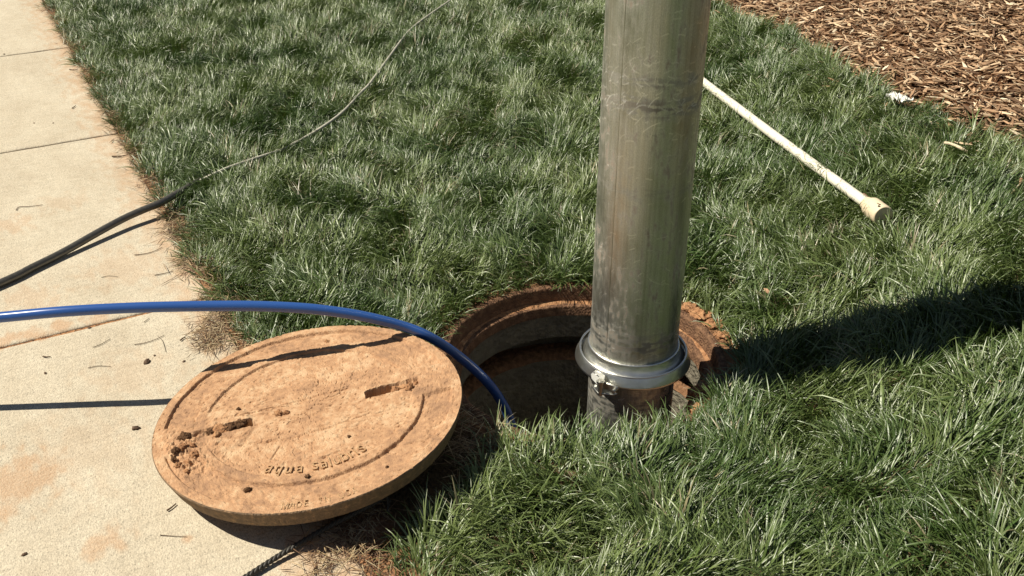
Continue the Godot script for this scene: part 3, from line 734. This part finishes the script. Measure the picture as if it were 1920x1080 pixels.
func build_pole():
	var a := on_ground(1232, 86, 0.072); var b := on_ground(1628, 384, 0.064); var dir := (b - a).normalized()
	var t := thing("plastic_pole", "cream white plastic pole with a fat end cap lying in the grass", "pole", b)
	var pv := mat(Color(0.78, 0.735, 0.61), 0.38, 0.0, 0.5)
	part("shaft", tube(PackedVector3Array([a - b, (a - b) * 0.66 + Vector3(0, -0.006, 0), (a - b) * 0.33 + Vector3(0, -0.006, 0), Vector3.ZERO, dir * 0.02]), 0.0178, 28), pv, t)
	var cp := PackedVector3Array(); var cr := []
	for q in [[-0.012, 0.0188], [-0.011, 0.0225], [0.006, 0.0235], [0.008, 0.0245], [0.013, 0.030], [0.020, 0.0328], [0.028, 0.0335], [0.088, 0.0335], [0.092, 0.032], [0.0935, 0.030]]: cp.append(dir * q[0]); cr.append(q[1])
	var cap := part("end_cap", tube(cp, cr, 32), mat(Color(0.70, 0.58, 0.40), 0.5), t)
	# worn print on the cap: strokes too rubbed to read, and two arrowheads
	var ink := mat(Color(0.10, 0.10, 0.06), 0.7)
	var up := Vector3.UP; var side := dir.cross(up).normalized(); up = side.cross(dir)
	var mark := func(s0: float, a0: float, s1: float, a1: float, wd: float):
		# a stroke between two spots of the cap (distance along it, angle round it)
		var P := func(s: float, an: float) -> Vector3: return dir * s + (up * cos(an) + side * sin(an)) * 0.0341
		var p: Vector3 = P.call(s0, a0); var q: Vector3 = P.call(s1, a1); var n := (p + q - dir * (s0 + s1)).normalized(); var c := (q - p).cross(n).normalized() * wd
		var st := SurfaceTool.new(); st.begin(Mesh.PRIMITIVE_TRIANGLES)
		for v in [p - c, p + c, q + c, p - c, q + c, q - c]: st.set_normal(n); st.add_vertex(v)
		part("print_mark", st.commit(), ink, cap)
	var rr := RandomNumberGenerator.new(); rr.seed = 9
	for i in 9:
		var s := 0.038 + i * 0.0055
		mark.call(s, -0.62 + rr.randf_range(-0.05, 0.05), s + rr.randf_range(-0.002, 0.004), -0.40 + rr.randf_range(-0.06, 0.06), 0.0009)
		if i % 2: mark.call(s, -0.5, s + 0.004, -0.42, 0.0008)
	mark.call(0.062, 0.30, 0.078, 0.20, 0.0012); mark.call(0.078, 0.20, 0.076, 0.42, 0.0022); mark.call(0.080, 0.5, 0.088, 0.40, 0.0024)

func build_rope():
	var pts := []
	for q in [[300, 1180, 0.008], [420, 1108, 0.008], [470, 1076, 0.009], [520, 1044, 0.012], [570, 1014, 0.018], [620, 985, 0.026], [665, 962, 0.034], [695, 946, 0.040], [712, 938, 0.042]]: pts.append(at_height(q[0], q[1], q[2]))
	var path := smooth_path(pts, 24)
	var rm := triplanar(mat(Color.WHITE, 0.6, 0.0, 0.5), noise_tex(131, 0.08, [[0.0, Color(0.014, 0.013, 0.010)], [0.7, Color(0.04, 0.036, 0.028)], [1.0, Color(0.10, 0.09, 0.06)]], 256), null, 0.08)
	var t := thing("black_rope", "thin twisted black rope lying across the sidewalk corner below the lid", "rope")
	for k in 3:
		var sp := PackedVector3Array(); var run := 0.0
		for i in path.size():
			if i: run += path[i].distance_to(path[i - 1])
			var dir := (path[mini(i + 1, path.size() - 1)] - path[maxi(i - 1, 0)]).normalized()
			var sd := dir.cross(Vector3.UP).normalized(); var up := sd.cross(dir); var a := run * 190.0 + TAU * k / 3.0
			sp.append(path[i] + (sd * cos(a) + up * sin(a)) * 0.0030)
		part("strand", tube(sp, 0.0036, 8), rm, t)
	# frayed end
	var e := path[path.size() - 1]
	for k in 4:
		var f := smooth_path([e, e + Vector3(0.010 + 0.004 * k, 0.010 - 0.003 * k, -0.004), e + Vector3(0.018, -0.004 * k, 0.006 + 0.005 * k), e + Vector3(0.016 + 0.002 * k, -0.018, 0.014 + 0.003 * k)], 5)
		part("frayed_end", tube(f, 0.0011, 5), rm, t)

# ================================================================ small litter
func build_litter():
	var brown := mat(Color(0.10, 0.06, 0.035), 0.85); var grey := mat(Color(0.16, 0.13, 0.09), 0.85); var straw := mat(Color(0.42, 0.31, 0.17), 0.8)
	# twigs on the sidewalk: pixel chains
	var tw := [[[[30, 394], [36, 388], [55, 387], [80, 384]], 0.002, 0], [[[252, 478], [280, 474], [304, 464]], 0.0018, 0], [[[135, 203], [139, 200], [142, 198]], 0.003, 0], [[[210, 293], [225, 293], [240, 290]], 0.004, 0], [[[270, 604], [275, 600], [280, 596]], 0.0016, 1],
		[[[252, 646], [270, 643], [290, 637], [308, 628]], 0.0016, 0], [[[296, 630], [305, 640], [311, 660]], 0.0012, 1], [[[175, 651], [190, 645], [207, 635]], 0.0016, 1], [[[165, 690], [185, 686], [208, 687]], 0.0013, 0], [[[313, 957], [322, 951], [330, 944]], 0.003, 0], [[[290, 516], [310, 512], [325, 508]], 0.002, 0], [[[80, 668], [88, 669], [95, 668]], 0.0025, 0],
		[[[338, 638], [343, 634], [348, 632]], 0.003, 0], [[[130, 130], [140, 131], [146, 129]], 0.003, 0], [[[300, 1003], [325, 1005], [350, 1006]], 0.0012, 0], [[[190, 520], [205, 517], [222, 519]], 0.0012, 1]]
	var words := ["hooked brown twig lying alone on the sidewalk", "straight brown twig on the stained sidewalk by the lawn edge", "tiny brown stick on the far clean slab", "thick dark stick poking from the lawn edge onto the slab", "tiny grey straw just below the blue hose",
		"long thin brown twig lying between blue hose and lid", "curled grey stem beside the long thin twig", "thin grey stem lying in front of the clay joint", "hair thin brown stem on the slab left of the lid", "short stout twig at the lid's lower rim", "brown twig near straw under the lawn edge", "small dark splinter on the slab below the clay joint",
		"stubby brown splinter between long twig and lid", "small brown stick beside the far sidewalk joint", "thin brown stem in front of the lid's shadow", "pale grey stem on the sidewalk above the blue hose"]
	for k in tw.size():
		var pts := []
		for q in tw[k][0]: pts.append(at_height(q[0], q[1], tw[k][1] + 0.0012))
		var pa := smooth_path(pts, 5); var rd := []
		for i in pa.size(): rd.append(tw[k][1] * 0.75 * lerpf(1.0, 0.55, float(i) / pa.size()) * (1.0 + 0.15 * sin(i * 3.1)))
		tag(part("twig", tube(pa, rd, 6), brown if tw[k][2] == 0 else grey), words[k], "twig", "twigs on the sidewalk")
	# dark leaf bits and pebbles on the concrete
	var n := 0
	for q in [[254, 804, 0.010], [276, 679, 0.011], [273, 682, 0.006], [290, 667, 0.004], [168, 615, 0.005], [85, 700, 0.005], [46, 1040, 0.006], [64, 231, 0.004], [100, 231, 0.004], [8, 102, 0.006], [345, 678, 0.005]]:
		var o := part("soil_crumb", clod_mesh(Vector3(q[2], q[2] * 0.5, q[2] * 0.7), 1200 + n, 6), brown)
		var p := at_height(q[0], q[1], 0.0); o.position = p + Vector3(0, q[2] * 0.17, 0); o.rotation.y = n * 1.7; n += 1
		tag(o, ["dark soil crumb between the hose's shadow and the lid rim", "largest flat dark flake on concrete behind the lid", "dark crumb touching the largest flat flake", "tiny crumb between the largest flake and the long twig", "dark crumb in the clay stained joint under the hose", "tiny crumb between clay joint and the hose's shadow", "dark crumb alone near the red clay stains", "tiny dark crumb paired with another on the far slab", "tiny dark crumb paired with another on the far slab", "dark crumb right by the far sidewalk joint", "dark crumb close to the straw heap behind the lid"][n - 1], "soil crumb", "dark crumbs on the sidewalk")
	# crumpled white scrap at the edge of the mulch
	var sp := on_ground(1686, 186, 0.05); var ns := FastNoiseLite.new(); ns.seed = 77; ns.frequency = 2.2; ns.fractal_octaves = 3
	var pos := PackedVector3Array()
	for j in 25:
		for i in 25:
			var u := i / 24.0 - 0.5; var v := j / 24.0 - 0.5
			var ed := 1.0 + 0.3 * ns.get_noise_2d(u * 3.0 + 8.0, v * 3.0)
			pos.append(Vector3(u * 0.045 * ed, 0.028 * absf(ns.get_noise_2d(u * 2.2, v * 3.0)) + 0.012 * ns.get_noise_2d(u * 6.0, v * 6.0), v * 0.085 * ed))
	var sc := part("white_scrap", sheet(25, 25, pos, PackedVector2Array(), PackedColorArray(), false), mat(Color(0.74, 0.75, 0.68), 0.7))
	sc.position = sp; sc.rotation.y = 0.55; tag(sc, "crumpled white paper scrap at the edge of the mulch", "paper scrap")
	# pale bare stick in the grass by the mulch
	var k0 := on_ground(1772, 268, 0.05); var k1 := on_ground(1800, 277, 0.055)
	tag(part("pale_stick", tube(smooth_path([k0, k0.lerp(k1, 0.4) + Vector3(0, 0.003, 0), k1, k1 + Vector3(0.02, -0.01, 0.01)], 5), 0.0055, 8), mat(Color(0.62, 0.52, 0.36), 0.7)), "short pale stick caught in grass beside the mulch", "stick")
	# dry leaves in the lawn
	var lm := mat(Color(0.45, 0.27, 0.16), 0.8); n = 0
	for q in [[1437, 546, 0.012, "small pinkish dead leaf in grass above the pipe's shadow"], [1622, 369, 0.02, "tan bark flake lying against the plastic pole"], [1872, 715, 0.008, "tiny reddish leaf bit in the tall grass"]]:
		var lp := PackedVector3Array()
		for j in 7:
			for i in 5:
				var t := j / 6.0; var s := (i - 2) / 2.0 * sin(PI * clampf(t, 0.04, 0.96)) * 0.6
				lp.append(Vector3(s * q[2], 0.25 * q[2] * absf(s) + 0.2 * q[2] * sin(t * 3.0), (t - 0.5) * 2.0 * q[2]))
		var o := part("dry_leaf", sheet(5, 7, lp, PackedVector2Array(), PackedColorArray(), false), lm); o.position = on_ground(q[0], q[1], 0.062); o.rotation = Vector3(0.4, n * 1.4 + 0.6, 0.2); n += 1
		tag(o, q[3], "leaf")
	# dead grass and pine straw along the lawn edge: nobody could count it
	var cols := [Color(0.30, 0.19, 0.10), Color(0.16, 0.09, 0.05), Color(0.42, 0.31, 0.17), Color(0.09, 0.055, 0.035), Color(0.5, 0.4, 0.24)]
	var trs := []; var cl := []
	var lay := func(p: Vector3, len_: float, wd: float, lift: float):
		var b := Basis(Vector3.UP, rng.randf() * TAU) * Basis(Vector3.BACK, rng.randf_range(-0.05, 0.35))
		trs.append(Transform3D(b * Basis.from_scale(Vector3(len_, wd, wd)), p + Vector3(0, lift, 0)))
		var c: Color = cols[rng.randi() % cols.size()] * rng.randf_range(0.7, 1.2); c.a = 1.0; cl.append(c)
	for i in 4600:
		var s := rng.randf_range(-0.4, 5.2); var d := rng.randfn(0.012, 0.03)
		if d < -0.02 and rng.randf() < 0.6: continue
		var q := EDGE + ALONG * s + ACROSS * d
		if s < 1.0 and s > 0.2 and Vector2(q.x - LID.x, q.y - LID.z).length() < 0.385: continue
		lay.call(Vector3(q.x, maxf(height(q.x, q.y), 0.0) + 0.003, q.y), rng.randf_range(0.015, 0.06), rng.randf_range(0.001, 0.0025), rng.randf_range(0.0, 0.008))
	for q in [[400, 620, 0.055, 220], [420, 590, 0.04, 90], [395, 650, 0.03, 90], [640, 1020, 0.07, 170], [690, 985, 0.05, 110], [600, 1060, 0.05, 80], [890, 800, 0.06, 150], [880, 760, 0.04, 80], [860, 860, 0.05, 120], [330, 440, 0.05, 80], [350, 500, 0.05, 90], [930, 1060, 0.06, 140], [960, 1030, 0.05, 80]]:
		var c := on_ground(q[0], q[1])
		for i in q[3]:
			var px := c.x + rng.randfn(0, q[2] * 0.6); var pz := c.z + rng.randfn(0, q[2] * 0.8)
			if Vector2(px, pz).distance_to(HOLE) < 0.40: continue
			lay.call(Vector3(px, maxf(height(px, pz), 0.0) + 0.004, pz), rng.randf_range(0.02, 0.075), rng.randf_range(0.001, 0.0024), rng.randf_range(0.0, 0.014))
	var mm := MultiMesh.new(); mm.transform_format = MultiMesh.TRANSFORM_3D; mm.use_colors = true; mm.mesh = chip_mesh(640); mm.instance_count = trs.size()
	for i in trs.size(): mm.set_instance_transform(i, trs[i]); mm.set_instance_color(i, cl[i])
	var mi := MultiMeshInstance3D.new(); mi.name = "dead_grass_litter"; mi.multimesh = mm
	var wm := mat(Color.WHITE, 0.85); wm.vertex_color_use_as_albedo = true; mi.material_override = wm; add_child(mi)
	tag(mi, "dry brown grass and straw litter along the sidewalk edge", "dead grass", "", "stuff")

# ================================================================ grass
func tuft_mesh(seed_: int, blades: int, tall: float) -> ArrayMesh:   # leans towards +x
	var r := RandomNumberGenerator.new(); r.seed = seed_
	var pos := PackedVector3Array(); var nor := PackedVector3Array(); var idx := PackedInt32Array(); var col := PackedColorArray()
	for k in blades:
		var base := Vector3(r.randfn(0, 0.008), -0.006, r.randfn(0, 0.008))
		var yaw := r.randfn(0.0, 0.9); var len_ := tall * r.randf_range(0.55, 1.25); var wd := r.randf_range(0.0012, 0.0026)
		var lean := r.randf_range(0.2, 1.0); var bend := r.randf_range(0.1, 1.5)
		var dir := Vector3(cos(yaw), 0, sin(yaw)); var side := Vector3(-sin(yaw), 0, cos(yaw))
		side = side.rotated(dir, r.randfn(0.0, 0.6))
		var p := base; var n := 6
		var v := r.randf_range(0.75, 1.25); var c := Color(v, v, v)
		if r.randf() < 0.05: c = Color(1.7, 1.2, 1.6) * r.randf_range(0.7, 1.1)
		c.a = 1.0
		var b0 := pos.size()
		for j in n:
			var t := float(j) / (n - 1); var an := lean + bend * t * t
			var up := dir * sin(an) + Vector3.UP * cos(an)
			var w2 := wd * (1.0 if t < 0.5 else lerpf(1.0, 0.08, (t - 0.5) * 2.0))
			var nn := side.cross(up).normalized()
			pos.append(p - side * w2); pos.append(p + side * w2)
			nor.append((nn - side * 0.35).normalized()); nor.append((nn + side * 0.35).normalized())
			col.append(c); col.append(c)
			p += up * (len_ / (n - 1))
		for j in n - 1:
			var a := b0 + j * 2
			idx.append_array(PackedInt32Array([a, a + 2, a + 1, a + 1, a + 2, a + 3]))
	return pack(pos, nor, idx, PackedVector2Array(), col)

func build_grass():
	var kinds := 8; var trs := []; var cls := []
	for k in kinds: trs.append([]); cls.append([])
	var cell := 0.018
	var lush := Color(0.050, 0.104, 0.018); var light := Color(0.168, 0.222, 0.066); var olive := Color(0.098, 0.136, 0.030)
	var flow := FastNoiseLite.new(); flow.seed = 301; flow.frequency = 2.6; flow.fractal_octaves = 2
	var clump := FastNoiseLite.new(); clump.seed = 302; clump.frequency = 4.2; clump.fractal_octaves = 3
	var x := -3.4
	while x < 3.3:
		var z := -7.6
		while z < -1.05:
			var px := x + rng.randf_range(-0.5, 0.5) * cell; var pz := z + rng.randf_range(-0.5, 0.5) * cell
			z += cell
			if absf(px) > -pz * 0.56 + 0.35: continue
			var d := from_edge(px, pz)
			if d < 0.014 + 0.04 * n_mid.get_noise_2d(px, pz): continue
			if mulch_depth(px, pz) > 0.02 + 0.07 * n_mid.get_noise_2d(px, pz): continue
			var to := Vector2(px, pz) - HOLE; var r := to.length(); var ang := rad_to_deg(to.angle())   # 0 right, 90 near
			var keep := 0.408
			if ang > -50.0 and ang < 18.0: keep = 0.434
			elif ang < -60.0 and ang > -150.0: keep = 0.410
			elif ang > 110.0 or ang < -170.0: keep = 0.44
			keep += 0.022 * n_mid.get_noise_2d(px * 2.0, pz * 2.0)
			if r < keep: continue
			var lr := Vector2(px - LID.x, pz - LID.z).length()
			if lr < 0.355: continue
			var near_lid := lr < 0.42
			# bare clay between lid and frame, and at the sidewalk corner
			if lr < 0.47 and r < 0.56 and rng.randf() < 0.75: continue
			if d < 0.14 and pz > -1.95 and rng.randf() < 0.75: continue
			var cv := clump.get_noise_2d(px, pz)
			var tall := 1.0 + 0.45 * cv + rng.randfn(0, 0.12)
			if r < 0.5: tall *= 0.85
			if d < 0.15: tall *= 0.75
			if near_lid: tall *= 0.6
			if tall < 0.45 and rng.randf() < 0.5: continue
			var an := flow.get_noise_2d(px, pz) * 5.5 + 0.7 + rng.randfn(0, 0.5)
			if r < 0.50 and ang > 30.0 and ang < 125.0: an = PI * 0.5 + rng.randfn(0, 0.45); tall *= 1.12
			if r < 0.47 and ang < -50.0 and ang > -165.0: an = -PI * 0.5 + rng.randfn(0, 0.7)
			if near_lid: an = -Vector2(px - LID.x, pz - LID.z).angle()
			var b := Basis(Vector3.UP, an) * Basis(Vector3.BACK, -0.25 * rng.randf() - 0.20 * maxf(0.0, cv))
			var sx := rng.randf_range(0.85, 1.15)
			var k := rng.randi() % kinds
			trs[k].append(Transform3D(b.scaled_local(Vector3(tall * sx, tall, tall * sx)), Vector3(px, height(px, pz), pz)))
			var c := lush.lerp(light, clampf(0.52 + 0.85 * n_big.get_noise_2d(px * 0.9 + 20.0, pz * 0.9) + rng.randfn(0, 0.22), 0.0, 1.0))
			c = c.lerp(olive, 0.4 * rng.randf())
			if rng.randf() < 0.025: c = Color(0.27, 0.235, 0.13) * rng.randf_range(0.7, 1.2)
			c.a = 1.0; cls[k].append(c)
		x += cell
	var m := mat(Color.WHITE, 0.43, 0.0, 0.9); m.vertex_color_use_as_albedo = true; m.cull_mode = BaseMaterial3D.CULL_DISABLED
	m.backlight_enabled = true; m.backlight = Color(0.36, 0.42, 0.14)
	var g := Node3D.new(); g.name = "grass"; add_child(g)
	tag(g, "thick green lawn grass lying in combed tufts round the manhole", "grass", "", "stuff")
	var total := 0
	for k in kinds:
		var mm := MultiMesh.new(); mm.transform_format = MultiMesh.TRANSFORM_3D; mm.use_colors = true
		mm.mesh = tuft_mesh(400 + k, 10, 0.082 + 0.006 * (k % 4)); mm.instance_count = trs[k].size(); total += trs[k].size()
		for i in trs[k].size(): mm.set_instance_transform(i, trs[k][i]); mm.set_instance_color(i, cls[k][i])
		var mi := MultiMeshInstance3D.new(); mi.name = "grass_tufts"; mi.multimesh = mm; mi.material_override = m; mi.set_meta("kind", "stuff"); g.add_child(mi, true)
	print("tufts ", total)
